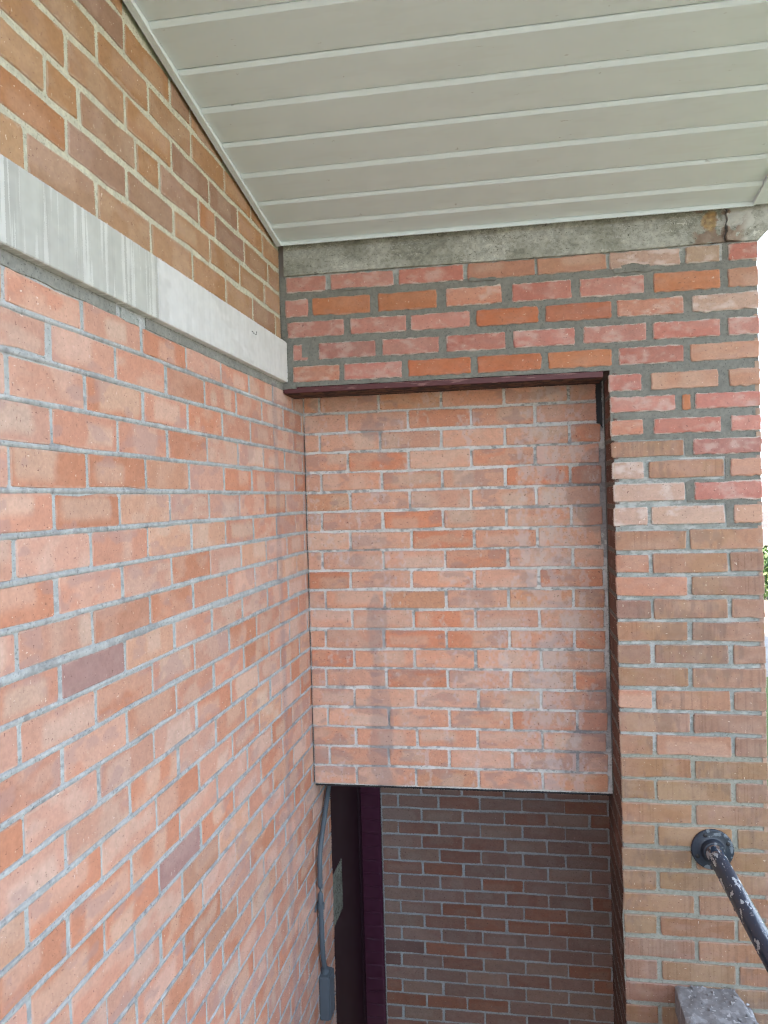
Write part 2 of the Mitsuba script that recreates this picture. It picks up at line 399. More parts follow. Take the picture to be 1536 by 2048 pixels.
scene['pipe_paint'] = {'type': 'twosided', 'bsdf': bumped(proc(pipe_color), .30, lambda p, n, uv: smoothstep(.59, .66, fbm(p.x * 75, p.y * 34, p.z * 75, 4)) * -1.0 + .35 * fbm(p.x * 110, p.y * 110, p.z * 110, 2), .0006, spec=.7)}

def flange_color(p, n, uv):
    s = smoothstep(.60, .66, fbm(p.x * 60, p.z * 60, p.y * 60, 4))
    return mix(C3(.018, .024, .036), C3(.20, .225, .25), s * .6)

scene['flange_paint'] = {'type': 'twosided', 'bsdf': bumped(proc(flange_color), .4, lambda p, n, uv: fbm(p.x * 150, p.z * 150, p.y * 150, 3), .0009, spec=.5)}
scene['plaster'] = {'type': 'twosided', 'bsdf': {'type': 'diffuse', 'reflectance': rgb(.22, .19, .17)}}

def ground_color(p, n, uv):
    g = fbm(p.x * .8, p.y * .8, 1, 4)
    f = fbm(p.x * 20, p.y * 20, 2, 3)
    return mix(C3(.18, .18, .17), C3(.25, .245, .235), g) * (.8 + .4 * f)

scene['pavement_concrete'] = {'type': 'principled', 'base_color': proc(ground_color), 'roughness': .9}
scene['asphalt_grain'] = {'type': 'principled', 'roughness': .9, 'base_color': proc(lambda p, n, uv: C3(.052, .052, .055) * (.7 + .6 * fbm(p.x * 30, p.y * 30, 3, 3)))}
scene['lawn_green'] = {'type': 'principled', 'roughness': .9, 'base_color': proc(lambda p, n, uv: mix(C3(.055, .095, .025), C3(.10, .13, .045), fbm(p.x * 3, p.y * 3, 1, 4)))}
scene['leaf'] = {'type': 'twosided', 'bsdf': {'type': 'principled', 'roughness': .6, 'base_color': proc(lambda p, n, uv: mix(C3(.035, .085, .022), C3(.08, .14, .04), noise(p.x * 9, p.y * 9, p.z * 9)))}}
scene['bark'] = {'type': 'diffuse', 'reflectance': rgb(.11, .085, .06)}
scene['roofing'] = {'type': 'diffuse', 'reflectance': rgb(.12, .12, .12)}

# ------------------------------------------------------------------ numbers of the place (metres, z = 0 at the camera's bed joint)
H = 0.0677                 # course
MOD = 0.2112               # brick and joint
DB = 0.2283                # recess depth
W = 1.0102                 # clear width of the opening
PW = 1.4222                # right end of the pier
YC = 1.50                  # basement wall
GZ = -1.62                 # ground
FZ = -3.45                 # stairwell floor
DOOR0, DX = 0.462, -0.112  # door opening's near jamb, plane of the door leaf
HEAD = -1.05

FL = Frame((0, 0, 0), (0, 1, 0))          # left wall, u = y
FA = Frame((0, 0, 0), (1, 0, 0))          # front wall, u = x
FB = Frame((0, DB, 0), (1, 0, 0))
FC = Frame((0, YC, 0), (1, 0, 0))
FI = Frame((W, 0, 0), (0, -1, 0))         # pier's inner face, u = -y
FR = Frame((PW, 0, 0), (0, 1, 0))         # pier's right end, u = y

# ------------------------------------------------------------------ setting: ground
def slab(x0, x1, y0, y1, z):
    return (np.array([[x0, y0, z], [x1, y0, z], [x1, y1, z], [x0, y1, z]], float), np.array([[0, 1, 2], [0, 2, 3]]))

def multi(parts):
    V, F, n = [], [], 0
    for v, f in parts:
        V.append(v); F.append(f + n); n += len(v)
    return np.vstack(V), np.vstack(F)

entry('ground', multi([slab(1.16, 500, -500, 500, GZ), slab(-500, 1.16, -500, -3.4, GZ), slab(-500, -.3, -3.4, 500, GZ), slab(-.3, 1.16, 3.2, 500, GZ)]),
      'pavement_concrete', label='pale concrete paving around the building', kind='structure')
entry('lawn', multi([slab(1.75, 4.4, -40, 4.6, GZ + .004)]), 'lawn_green', label='lawn strip beside the stairwell wall', kind='structure')
entry('road', multi([slab(10.5, 17, -60, 60, GZ + .004)]), 'asphalt_grain', label='asphalt drive beyond the lawn', kind='structure')
st = [boxm(.0, 1.16, -3.4, 1.5 + .0, FZ - .2, FZ)]
st += [boxm(.0, 1.16, -3.4, -3.4 + .27 * (k + 1), FZ - .1, GZ - .166 * (k + 1)) for k in range(10)]
entry('stairs', trimesh.util.concatenate(st), 'pavement_concrete', label='concrete stairs going down to the basement door', kind='structure')

# ------------------------------------------------------------------ left wall
LW = 'brick_wall'
note(LW, 'long salmon brick wall on the left with a pale stone band running across it', 'wall')
soff_z = lambda y: .7604 - .1801 * y

def left_part(y, z):
    """The bricks that are parts of their own: those in the photograph's reach; the rest of the wall is joined."""
    return y > -1.60 and z > -.80 - .69 * (y + 1.44) and z < soff_z(y) + .06

rest = []
special = {(9, -6): (7, 'dark purplish brick'), (11, -7): None}
dark_bricks = {(9, -5): 'dark purplish brick', (8, -3): None}
for k in range(-0, 47):
    z1 = (5 - k) * H - .0043
    z0 = (4 - k) * H + .0043
    off = -.0006 + (0 if k % 2 else MOD / 2)
    for n in range(-18, 4):
        a, b = off + n * MOD + .0049, off + (n + 1) * MOD - .0049
        lo, hi = -3.7, DOOR0
        zc = (z0 + z1) / 2
        if zc > HEAD:
            hi = YC - .01
        if a > hi - .02 or b < lo:
            continue
        b = min(b, hi)
        a2, b2 = a + rng.normal(0, .0018), b + rng.normal(0, .0018)
        b2 = min(b2, hi)
        y0, y1 = z0 + rng.normal(0, .0010), z1 + rng.normal(0, .0010)
        # a few beds are thicker than the rest
        if k == 9: y1 -= .0035
        if k == 8: y0 += .0015
        if k == 0: y1 = .3275 + rng.normal(0, .0012)
        cls = 0
        lab = None
        if (k, n) == (9, -6): cls, lab = 7, 'dark purplish brick'
        elif (k, n) in ((8, -4), (1, -4), (3, -8)): cls = 8
        elif rng.random() < .03: cls = 8
        elif (k, n) == (16, -5): cls = 7
        if hi == DOOR0 and (a + b) / 2 < hi and left_part((a + b) / 2, zc) or (zc > HEAD and a < DB + .02 and left_part((a + b) / 2, zc)):
            if a2 < DB < b2 and zc > -1.0:
                b2 = DB + .01
            add_brick(LW, FL, a2, b2, y0, y1, cls, label=lab)
        elif b < DB + .3 or zc < HEAD:
            rest.append(brick(FL, a2, b2, y0, y1, cls))
# upper wall, above the stone band
UPJ = [.485, .557, .628, .6995, .771, .842, .913, .984, 1.055, 1.126, 1.197, 1.268, 1.339]
UPH = {0: [-1.515, -1.308, -1.103, -.893, -.683, -.473, -.265, -.055], 1: [-1.61, -1.40, -1.1925, -.988, -.779, -.575, -.365, -.155],
       2: [-1.45, -1.25, -1.151, -.947, -.843, -.636, -.535, -.323, -.115], 3: [-1.60, -1.39, -1.187, -.985, -.781, -.569, -.367, -.162],
       4: [-1.50, -1.295, -1.085, -.884, -.671, -.461, -.256, -.05], 5: [-1.60, -1.39, -1.185, -.981, -.7765, -.67, -.465, -.26]}
for r in range(12):
    js = list(UPH.get(r, [x - .1 * (r % 2) for x in np.arange(-1.6, 0, .208)]))
    js = [js[0] - .208 * k for k in range(10, 0, -1)] + js + [-.004]
    z0, z1 = UPJ[r] + (.0064 if r else .0), UPJ[r + 1] - .0064
    for a, b in zip(js[:-1], js[1:]):
        a2, b2 = a + .0055, b - (.0055 if b < -.01 else 0)
        if b2 - a2 < .02 or a2 < -3.7 or (z0 + z1) / 2 > soff_z(b2) + .04:
            continue
        cls = 1
        if left_part((a2 + b2) / 2, z0):
            add_brick(LW, FL, a2, b2, z0, z1, cls, jag=.0016)
        else:
            rest.append(brick(FL, a2, b2, z0, z1, cls))
m, uv = join(rest)
entry(LW + '__outer_bricks', m, 'brick', uv=uv, kind='stuff')
add_sheet(LW + '__mortar', FL, ragged(sbox(-3.8, -2.0, DOOR0, .3525), .0005), -.0016, 0, step=.1)
# the bed joints, struck a hair proud of the bricks
beads = []
for k in range(1, 47):
    hi = YC - .02 if (5 - k) * H > HEAD else DOOR0 - .001
    yb = np.arange(-3.75, hi, .03)
    n3 = lambda f, sd: nnoise(np.column_stack([yb * f, 0 * yb + k * 3.1, 0 * yb]), sd) - .5
    hw = (.0075 if k == 9 else .0046) + .0016 * n3(9, 1)
    zc = (5 - k) * H + (-.0014 if k == 9 else 0) + .0022 * n3(5, 2)
    pr = [(-1.12, -.0040), (-.86, .0002), (-.2, .0016), (.55, .0022), (.90, .0006), (1.10, -.0040)]
    V = np.concatenate([np.column_stack([yb, zc + a * hw, h + .0009 * n3(22, 5 + j)]) for j, (a, h) in enumerate(pr)])
    m = len(yb)
    i = np.arange(m - 1)
    F = np.vstack([np.vstack([np.stack([j * m + i, j * m + i + 1, (j + 1) * m + i + 1], 1), np.stack([j * m + i, (j + 1) * m + i + 1, (j + 1) * m + i], 1)]) for j in range(len(pr) - 1)])
    beads.append((FL.at(V), F, np.column_stack([V[:, 0] * 2 + V[:, 2] * .3, .5 + V[:, 1] * .1 + V[:, 2] * .03])))
m_, u_ = join(beads)
scene[LW + '__bed_joints'] = mikit.ply(m_, 'mortar', smooth=True, uv=u_)
labels[LW + '__bed_joints'] = {'kind': 'stuff'}
add_sheet(LW + '__mortar', FL, sbox(DOOR0 - .0001, HEAD, YC, .33), -.0022, 0, step=.1)
add_sheet(LW + '__mortar', FL, sbox(-3.8, -3.5, DOOR0, -2.0), -.0046, 0, step=.1)
add_sheet(LW + '__upper_mortar', FL, sbox(-3.8, .47, .003, 1.34), -.0022, 1, step=.1, label='tan mortar of the upper courses')
# mortar fillet under the stone band, darker grey than the joints, and a pale smear
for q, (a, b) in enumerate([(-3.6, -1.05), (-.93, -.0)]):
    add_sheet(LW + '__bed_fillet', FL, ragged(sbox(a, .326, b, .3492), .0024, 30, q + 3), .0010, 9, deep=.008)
add_sheet(LW + '__mortar_smear', FL, ragged(sbox(-1.03, .326, -.965, .346), .008, 26, 6), .0022, 6, deep=.007, step=None, label='blob of pale mortar under the stone band')
for y0, y1 in [(-3.8, -2.301), (-2.299, -.906), (-.904, .000)]:
    entry(LW + '__stone_band', boxm(-.03, .018, y0, y1, .3495, .4765, .0018), 'stone')
entry(LW + '__core', trimesh.util.concatenate([boxm(-.30, -.012, -3.8, DOOR0, FZ, 1.33), boxm(-.30, -.012, DOOR0, YC + .2, HEAD, 1.33), boxm(-.30, DX - .02, DOOR0, YC + .2, FZ, HEAD)]), 'plaster')
entry(LW + '__wire_nail', trimesh.util.concatenate([tube([(.0185, -.335, .443), (.0225, -.325, .437), (.024, -.318, .436)], .0007, 8), tube([(.024, -.318, .436), (.023, -.312, .446)], .0007, 8)]), 'black_steel')
# returns of the door opening: near jamb and head
entry(LW + '__door_jamb', boxm(DX - .01, -.001, DOOR0 - .02, DOOR0, FZ, HEAD), 'purple_paint')

# ------------------------------------------------------------------ front wall with the pier
FW = 'brick_wall_001'
used['brick_wall'] = 1
note(FW, 'freshly repointed brick lintel wall and right-hand pier around the tall recess', 'wall')
A = [  # z0, z1, [(x0, x1, class)]
    (.6306, .6807, [(.019, .149, 2), (.164, .365, 2), (.380, .581, 2), (.592, .796, 8), (.801, 1.003, 8), (1.010, 1.211, 6), (1.224, 1.320, 11), (1.342, 1.4222, 2)]),
    (.5536, .6100, [(.014, .091, 2), (.104, .291, 3), (.313, .498, 3), (.524, .694, 2), (.724, .900, 2), (.923, 1.108, 2), (1.134, 1.319, 3), (1.339, 1.4222, 8)]),
    (.4875, .5392, [(.020, .204, 2), (.224, .401, 2), (.414, .596, 2), (.615, .802, 3), (.822, 1.014, 3), (1.028, 1.218, 2), (1.240, 1.4222, 6)]),
    (.4158, .4680, [(.036, .086, 2), (.119, .303, 2), (.323, .500, 2), (.522, .702, 2), (.724, .908, 2), (.930, 1.112, 2), (1.129, 1.316, 2), (1.337, 1.4222, 2)]),
    (.3469, .3989, [(.033, .186, 2), (.200, .384, 2), (.402, .597, 3), (.615, .808, 3), (.826, 1.012, 3), (1.031, 1.215, 2), (1.232, 1.4222, 8)]),
    (.2697, .3212, [(1.000, 1.096, 2), (1.121, 1.310, 8), (1.337, 1.4222, 8)]),
    (.2070, .2545, [(1.003, 1.188, 2), (1.207, 1.231, 3), (1.242, 1.4222, 2)]),
    (.1394, .1864, [(1.002, 1.096, 2), (1.125, 1.314, 2), (1.340, 1.4222, 2)]),
    (.0740, .1222, [(1.003, 1.209, 4), (1.234, 1.4222, 2)]),
    (.0090, .0620, [(1.005, 1.096, 6), (1.109, 1.319, 4), (1.336, 1.4222, 8)]),
    (-.0580, -.0030, [(1.006, 1.210, 6), (1.235, 1.4222, 2)]),
    (-.1270, -.0720, [(1.006, 1.104, 6), (1.114, 1.319, 6), (1.343, 1.4222, 8)]),
]
for r, (z0, z1, row) in enumerate(A):
    for (x0, x1, c) in row:
        x0 = max(x0, .985) if r > 4 else x0
        ragg = c in (2, 3, 6, 8, 11) and not (r > 8 and c == 6)
        lab = {6: 'lime-stained pale brick', 11: 'weathered greyish brick'}.get(c)
        add_brick(FW, FA, x0 + .001, x1 - (.001 if x1 < 1.42 else 0), z0 + .001, z1 - .001, c, jag=.0013 if ragg else .001, rag=ragg, ch=.003 if ragg else .002, out=.0005, label=lab)
for k in range(7, 35):
    zt = -.1386 - .0675 * (k - 7)
    z0, z1 = zt - .0675 + .006, zt - .006
    joints = [W - .0003, 1.2160, PW] if k % 2 else [W - .0003, 1.1095, 1.3275, PW]
    for i, (a, b) in enumerate(zip(joints[:-1], joints[1:])):
        a2 = a if i == 0 else a + .0055
        b2 = b if i == len(joints) - 2 else b - .0055
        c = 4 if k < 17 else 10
        if k in (8, 9, 7) and i == 0: c = 4
        if rng.random() < .04: c = 8
        add_brick(FW, FA, a2 + (rng.normal(0, .0016) if i else 0), b2 + (rng.normal(0, .0016) if b2 < PW else 0), z0 + rng.normal(0, .001), z1 + rng.normal(0, .001), c, jag=.0013)
# inner face of the pier: headers and stretchers turning the corner
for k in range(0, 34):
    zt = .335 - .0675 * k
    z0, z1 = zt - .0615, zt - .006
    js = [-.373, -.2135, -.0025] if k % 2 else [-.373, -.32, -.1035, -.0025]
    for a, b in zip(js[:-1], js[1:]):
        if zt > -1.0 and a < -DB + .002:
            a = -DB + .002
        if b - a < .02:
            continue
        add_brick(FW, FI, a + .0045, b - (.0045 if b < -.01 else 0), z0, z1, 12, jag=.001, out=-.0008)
# right end of the pier
ends = []
for k in range(0, 30):
    zt = .684 - .0675 * k
    for a, b in zip([0.002, .105 if k % 2 else .21], [.099 if k % 2 else .204, .32]):
        ends.append(brick(FR, a, b, zt - .0615, zt - .006, 4, out=-.0012))
m, uv = join(ends)
entry(FW + '__end_bricks', m, 'brick', uv=uv, kind='stuff')
old = Polygon([(0, .36), (0, .684), (PW - .003, .684), (PW - .003, -2.1), (W + .0014, -2.1), (W + .0014, .335), (0, .335)])
add_sheet(FW + '__mortar', FA, ragged(old, .0007, 40, 1), -.0058, 6, step=None)
add_sheet(FW + '__mortar', FA, ragged(sbox(W + .0016, -2.1, PW - .0035, -.80), .02, 9, 12), -.0046, 8, step=None, label='greenish lime-dirty mortar of the lower pier')
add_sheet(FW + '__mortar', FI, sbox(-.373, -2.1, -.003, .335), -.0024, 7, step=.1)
add_sheet(FW + '__mortar', FR, sbox(.003, -1.62, .32, .684), -.0045, 6, step=.1)
new = Polygon([(.001, .3345), (.001, .684), (.0175, .684), (.021, .634), (1.00, .636), (1.02, .632), (1.10, .643), (1.22, .636), (1.326, .634), (1.328, .684), (1.419, .684), (1.419, -.139),
               (1.325, -.137), (1.322, -.066), (1.216, -.064), (1.212, -.004), (1.23, .004), (1.322, .002), (1.324, .068), (1.226, .070), (1.214, .0735), (1.212, .124), (1.004, .1265), (1.004, .334), (.985, .3345)])
add_sheet(FW + '__fresh_mortar', FA, ragged(new, .0022, 30, 2), -.0036, 2, deep=.003, step=None, label='dark grey fresh repointing mortar')
for q, (a, b, c, d) in enumerate([(1.045, .622, 1.125, .640), (1.02, .618, 1.16, .631), (.066, .425, .090, .466), (.60, .6245, .68, .634), (.2, .627, .28, .634)]):
    add_sheet(FW + '__mortar_smear', FA, ragged(sbox(a, c and b, c, d), .006, 34, q + 20, .006), .0016, 2, deep=.006, step=None)
add_sheet(FW + '__mortar_smear', FA, ragged(sbox(-.004, .328, .045, .347), .006, 40, 31, .006), .002, 2, deep=.007, step=None)
entry(FW + '__core', trimesh.util.concatenate([boxm(-.012, PW - .006, .010, DB + .0, .340, .782), boxm(W + .008, PW - .006, .008, .373, FZ, .340)]), 'plaster')
# steel angle over the recess
an = [boxm(.0015, .9855, .0, .009, .3155, .3325, .0008)]
entry(FW + '__lintel_leg', boxm(.0015, .9855, .0095, .128, .3130, .3205, .0008), 'rusty_steel')
entry(FW + '__steel_lintel', trimesh.util.concatenate(an), 'maroon_paint', label='maroon painted steel angle over the recess')
# concrete beam under the soffit, and its cracked end block
def rough_beam(pts_uv, y0, y1, seed, amp=.003):
    m = trimesh.creation.extrude_polygon(Polygon(pts_uv), y1 - y0, engine='earcut')
    v, f = trimesh.remesh.subdivide_to_size(m.vertices, m.faces, .02, max_iter=12)
    V = np.column_stack([v[:, 0], y0 + v[:, 2], v[:, 1]])
    F = f[:, ::-1]
    mm = trimesh.Trimesh(V, F, process=True)
    mm.fix_normals()
    d = (nfbm(mm.vertices * 30, 4, seed) - .5)[:, None] * 2 * amp
    sp = np.exp(-((mm.vertices[:, 0] - 1.335) / .05) ** 2) * (.3 + (mm.vertices[:, 2] < .73) * 1.0)
    d = d - (sp * .006 * nfbm(mm.vertices * 55, 3, seed + 5))[:, None]
    mm.vertices = mm.vertices + mm.vertex_normals * d
    return mm
crack = np.array([(1.334, .684), (1.330, .700), (1.336, .715), (1.333, .730), (1.338, .745), (1.334, .760), (1.338, .772), (1.333, .7845)])
beam = [(.016, .684), (.30, .6855), (.6, .682), (1.0, .681), (1.25, .684)] + crack.tolist() + [(.016, .7845)]
entry(FW + '__concrete_beam', rough_beam(beam, -.0045, DB, 3, .0022), 'concrete', smooth=30)
gap = crack[::-1] + [[.0055, 0], [.003, 0], [.001, 0], [.0018, 0], [.0012, 0], [.0015, 0], [.0012, 0], [.001, 0]][:8]
prof = np.array(gap.tolist() + [(1.424, .684), (1.455, .713), (1.455, .7845)])
bl = rough_beam([tuple(x) for x in prof], -.014, .33, 8, .0025)
v = np.array(bl.vertices)
low = np.clip((.715 - v[:, 2]) / .031, 0, 1) * np.clip((v[:, 0] - 1.345) / .03, 0, 1)
front = v[:, 1] < .02
v[:, 1] += np.where(front, .012 * low, 0)
bl.vertices = v
entry(FW + '__concrete_end_block', bl, 'concrete', smooth=30, label='cracked lime-stained concrete end block')

# ------------------------------------------------------------------ recessed panel
BW = 'brick_wall_002'
used[BW] = 1
note(BW, 'recessed salmon brick panel facing the camera inside the opening, lime and grey stains on it', 'wall')
for k in range(0, 20):
    z1, z0 = (5 - k) * H - .0045, (4 - k) * H + .0045
    js = [.058 + .2103 * n for n in range(5)] if k % 2 == 0 else [.1545 + .2112 * n for n in range(5)]
    js = [.0048] + [x + rng.normal(0, .0022) for x in js] + [W - .001]
    for i, (a, b) in enumerate(zip(js[:-1], js[1:])):
        if b - a < .03 or a > W - .03:
            continue
        if b > W + .001: b = W - .001
        cls = 13
        if k == 19 and i == 5: cls = 13
        a2 = a + (.0045 if i else 0)
        b2 = min(b - .0045, W - .001 if k % 2 else W - .012)
        add_brick(BW, FB, a2, b2, z0 + rng.normal(0, .0008), z1 + rng.normal(0, .0008), cls)
edge = [(.0002 + .0036 * float(np.clip(1.8 * nnoise(np.array([z * 7 + 3, 0, 4.0]), 1) - .5 + .5 * nnoise(np.array([z * 60, 0, 1.0]), 2), 0, 1)), z) for z in np.linspace(-1.0160, .335, 120)]
add_sheet(BW + '__mortar', FB, Polygon(edge + [(W - .0005, .335), (W - .0005, -1.0160)]), -.0050, 3, step=None)
entry(BW + '__steel_lintel', boxm(.006, W - .006, DB + .004, DB + .10, -1.0225, -1.0162, .001), 'black_steel')
entry(BW + '__core', boxm(-.010, W + .2, DB + .011, DB + .145, -1.009, .782), 'plaster')
add_sheet(BW + '__sealant_strip', FB, ragged(Polygon([(.986, .20), (.985, .335), (1.004, .335), (1.003, .180), (.996, .196)]), .0025, 40, 3, .006), .006, 4, deep=.009, bsdf='black_steel', step=None,
          label='black sealant strip in the top right corner of the recess')

# ------------------------------------------------------------------ basement wall and vestibule
CW = 'brick_wall_003'
used[CW] = 1
note(CW, 'shaded purplish brick wall at the foot of the basement stairs, seen under the recessed panel', 'wall')
for k in range(-5, 25):
    z1 = -1.5317 - .0679 * (k - 0) - .0045
    z0 = z1 - .0679 + .009
    js = [.0882 + .2068 * n for n in range(-1, 7)] if k % 2 == 0 else [.208 + .2068 * n for n in range(-1, 7)]
    if k % 2:
        js = [.004] + js[1:]
    else:
        js = [.004] + js[1:]
    js = [j for j in js if j < 1.33] + [1.34]
    for i, (a, b) in enumerate(zip(js[:-1], js[1:])):
        if b - a < .03: continue
        cls = 5
        if rng.random() < .03: cls = 7
        add_brick(CW, FC, a + (.0045 if i else 0) + rng.normal(0, .0015), b - .0045 + rng.normal(0, .0015), z0 + rng.normal(0, .0008), z1 + rng.normal(0, .0008), cls)
add_sheet(CW + '__mortar', FC, sbox(0.0005, FZ, 1.345, -1.0), -.0035, 5, step=.1)
entry(CW + '__core', boxm(-.3, 1.5, YC + .0105, YC + .2, FZ, -1.0), 'plaster')
# vestibule: ceiling and right-hand wall, behind the pier
VW = 'basement_ceiling'
entry(VW, boxm(-.011, 1.42, DB + .146, YC, -1.002, -.92), 'plaster', label='dark ceiling slab over the foot of the basement stairs', cat='ceiling')
entry('plaster_wall', trimesh.util.concatenate([boxm(1.345, 1.42, .374, YC, FZ, -1.003)]), 'plaster', label='bare wall closing the right side of the basement lobby', cat='wall')

# purple painted brick jamb at the far side of the door opening
JW = 'brick_wall_004'
used[JW] = 1
note(JW, 'glossy dark purple painted brick jamb between the basement door and the shaded wall', 'wall')
for k in range(-5, 25):
    z1 = -1.5317 - .0679 * k - .003
    V, F, uv = brick(Frame((0, YC - .004, 0), (1, 0, 0)), DX + .003, -.009, z1 - .0679 + .006, z1, 9, jag=.0009, ch=.0045)
    entry(JW + '__brick', (V, F), 'painted_brick', uv=uv)
add_sheet(JW + '__mortar', Frame((0, YC - .004, 0), (1, 0, 0)), sbox(DX, FZ, -.003, HEAD), -.0050, 4, bsdf='painted_brick', step=.1)
scene['painted_brick'] = {'type': 'twosided', 'bsdf': bumped(proc(lambda p, n, uv: mix(C3(.105, .028, .055), C3(.125, .040, .070), fbm(p.x * 30, p.z * 30, 2, 3))),
                                                             .22, lambda p, n, uv: fbm(p.x * 90, p.z * 90, 2, 3) + .5 * noise(p.x * 240, p.z * 240, 3), .0010, spec=.5)}

# ------------------------------------------------------------------ door, notice
D = 'door'
note(D, 'dark purple basement door seen edge-on at the foot of the stairs', 'door')
entry(D + '__leaf', boxm(DX - .018, DX + .002, DOOR0 + .004, 1.452, FZ + .01, HEAD - .04), 'purple_paint')
entry(D + '__frame', trimesh.util.concatenate([boxm(DX - .018, DX + .010, 1.4522, YC - .006, FZ, HEAD - .001), boxm(DX - .018, DX + .010, DOOR0 + .0003, 1.452, HEAD - .039, HEAD - .001)]), 'purple_paint')
entry('notice', boxm(DX + .0022, DX + .0035, .80, 1.061, -1.893, -1.667), 'notice_print', label='faded greenish printed notice stuck on the purple basement door', cat='notice')

# ------------------------------------------------------------------ conduit
CD = 'conduit'
note(CD, 'grey painted electrical conduit running down the brick to a small box beside the basement door', 'conduit')
pth = np.array([(.016, .42, -1.035), (.016, .384, -1.075), (.016, .345, -1.115), (.016, .300, -1.165), (.016, .255, -1.215), (.016, .228, -1.255), (.016, .218, -1.30), (.016, .2165, -1.38),
                (.016, .218, -1.50), (.016, .222, -1.59), (.016, .228, -1.63), (.016, .240, -1.66), (.016, .246, -1.675), (.016, .247, -1.690)])
t = np.linspace(0, 1, len(pth))
tt = np.linspace(0, 1, 50)
from scipy.interpolate import PchipInterpolator
smoothp = np.column_stack([PchipInterpolator(t, pth[:, k])(tt) for k in range(3)])
entry(CD + '__pipe', tube(smoothp, .0088, 14), 'grey_paint', smooth=40)
entry(CD + '__strap', trimesh.util.concatenate([tube([(.016, .2172, -1.430), (.016, .2176, -1.450)], .0125, 14), boxm(.0005, .004, .19, .246, -1.450, -1.431, .001)]), 'grey_paint', smooth=30)
entry(CD + '__connector', tube([(.016, .2472, -1.676), (.016, .2472, -1.692)], .0145, 14), 'grey_paint', smooth=30)
bx = entry(CD + '__box', boxm(.0005, .036, .215, .285, -1.845, -1.692, .004), 'grey_paint')
entry(bx + '__cover', boxm(.0362, .040, .217, .283, -1.842, -1.695, .0015), 'grey_paint')

# ------------------------------------------------------------------ soffit
SF = 'soffit'
note(SF, 'pale grey ribbed metal soffit sloping overhead under the canopy', 'soffit')
slope = math.atan(.1801)
cs, sn = math.cos(slope), math.sin(slope)
def sof(y, h, x):
    """Point on the sloping soffit: y along, h above its plane (metres)."""
    return [x, y + h * sn, soff_z(y) + h * cs]
SEAMS = [-.273, -.538, -.793]
step = .262
while SEAMS[-1] > -1.60:
    SEAMS.append(SEAMS[-1] - step)
VS = [-.151, -.414, -.671, -.925]
panels = [(-.048, -.273, -.151)]
for a, b in zip(SEAMS[:-1], SEAMS[1:]):
    panels.append((a, b, (a + b) / 2 - .0035))
X0, X1 = .024, 1.398
YE = SEAMS[-1] - .004                       # outer edge of the canopy
for (ya, yb, yv) in panels:
    # from the far seam (ya) towards the camera (yb): two planks with a stepped V between them
    pr = [(ya - .0018, .018), (ya - .0018, .0092), (ya - .004, .0086), (yv + .0130, .0024), (yv + .0115, .0028), (yv + .0030, .0078), (yv + .0014, .0084), (yv + .0012, .0130), (yv - .0014, .0130), (yv - .0016, .0090), (yv - .004, .0086),
          (yb + .0112, .0028), (yb + .0100, .0032), (yb + .0034, .0072), (yb + .0018, .0084), (yb + .0018, .018)]
    V, F = [], []
    for s, (y, h) in enumerate(pr):
        V += [sof(y, h, X0), sof(y, h, X1)]
    for s in range(len(pr) - 1):
        F.append([2 * s, 2 * s + 1, 2 * s + 3, 2 * s + 2])
    entry(SF + '__panel', (np.array(V), np.array(F)), 'soffit_metal', smooth=28)
def strip(x0, x1, ya, yb, h0, h1):
    P = np.array([sof(y, h, x) for x in (x0, x1) for y in (ya, yb) for h in (h0, h1)])
    return trimesh.convex.convex_hull(P)
entry(SF + '__edge_channel', strip(.0085, .0232, -.046, YE, -.0045, .019), 'soffit_metal')
entry(SF + '__edge_trim', strip(.004, 1.40, -.0475, -.0445, -.003, .014), 'soffit_metal')
entry(SF + '__edge_trim', strip(1.3985, 1.4035, -.046, YE, -.0015, .014), 'soffit_metal')
entry(SF + '__side_panel', strip(1.4045, 1.66, -.046, YE, .0005, .012), 'soffit_metal')
entry('canopy_roof', trimesh.util.concatenate([strip(-.2, 1.68, -.02, YE, .02, .16), strip(-.2, 1.40, .10, -.02, .03, .16)]), 'roofing', label='sloping canopy roof carried over the ribbed soffit', cat='roof')
entry('fascia', trimesh.util.concatenate([strip(1.662, 1.68, -.04, YE, -.02, .0195), strip(-.1, 1.68, YE - .002, YE - .02, .001, .16)]), 'soffit_metal', label='pale metal fascia round the outer edges of the canopy', cat='fascia')

# ------------------------------------------------------------------ the building behind
entry('building', trimesh.util.concatenate([boxm(-9, -.302, -3.8, 12, FZ, 3.0), boxm(-.301, PW - .008, YC + .201, 8, GZ - .2, .782), boxm(-.301, PW - .008, DB + .1455, YC + .2005, -.919, .782)]),
      'plaster', label='main building block behind the long brick wall', cat='building')

# ------------------------------------------------------------------ low wall with coping
LO = 'low_wall'
note(LO, 'low stairwell wall topped with a broken grey stone coping, below the pipe rail', 'wall')
FLW = Frame((1.168, 0, 0), (0, -1, 0))
lowb = 0
for k in range(0, 5):
    zt = -1.575 - .0675 * k
    js = [.004 + (.106 if k % 2 else 0) * 0, ] + [(.105 if k % 2 else .21) + .2112 * n for n in range(16)]
    for a, b in zip(js[:-1], js[1:]):
        if b > 1.3: break
        add_brick(LO, FLW, a + .0045, b - .0045, zt - .0615, zt - .006, 7)
add_sheet(LO + '__mortar', FLW, sbox(.002, FZ, 3.4, -1.57), -.005, 5, step=.2)
entry(LO + '__core', boxm(1.180, 1.34, -3.4, -.002, FZ, -1.572), 'plaster')
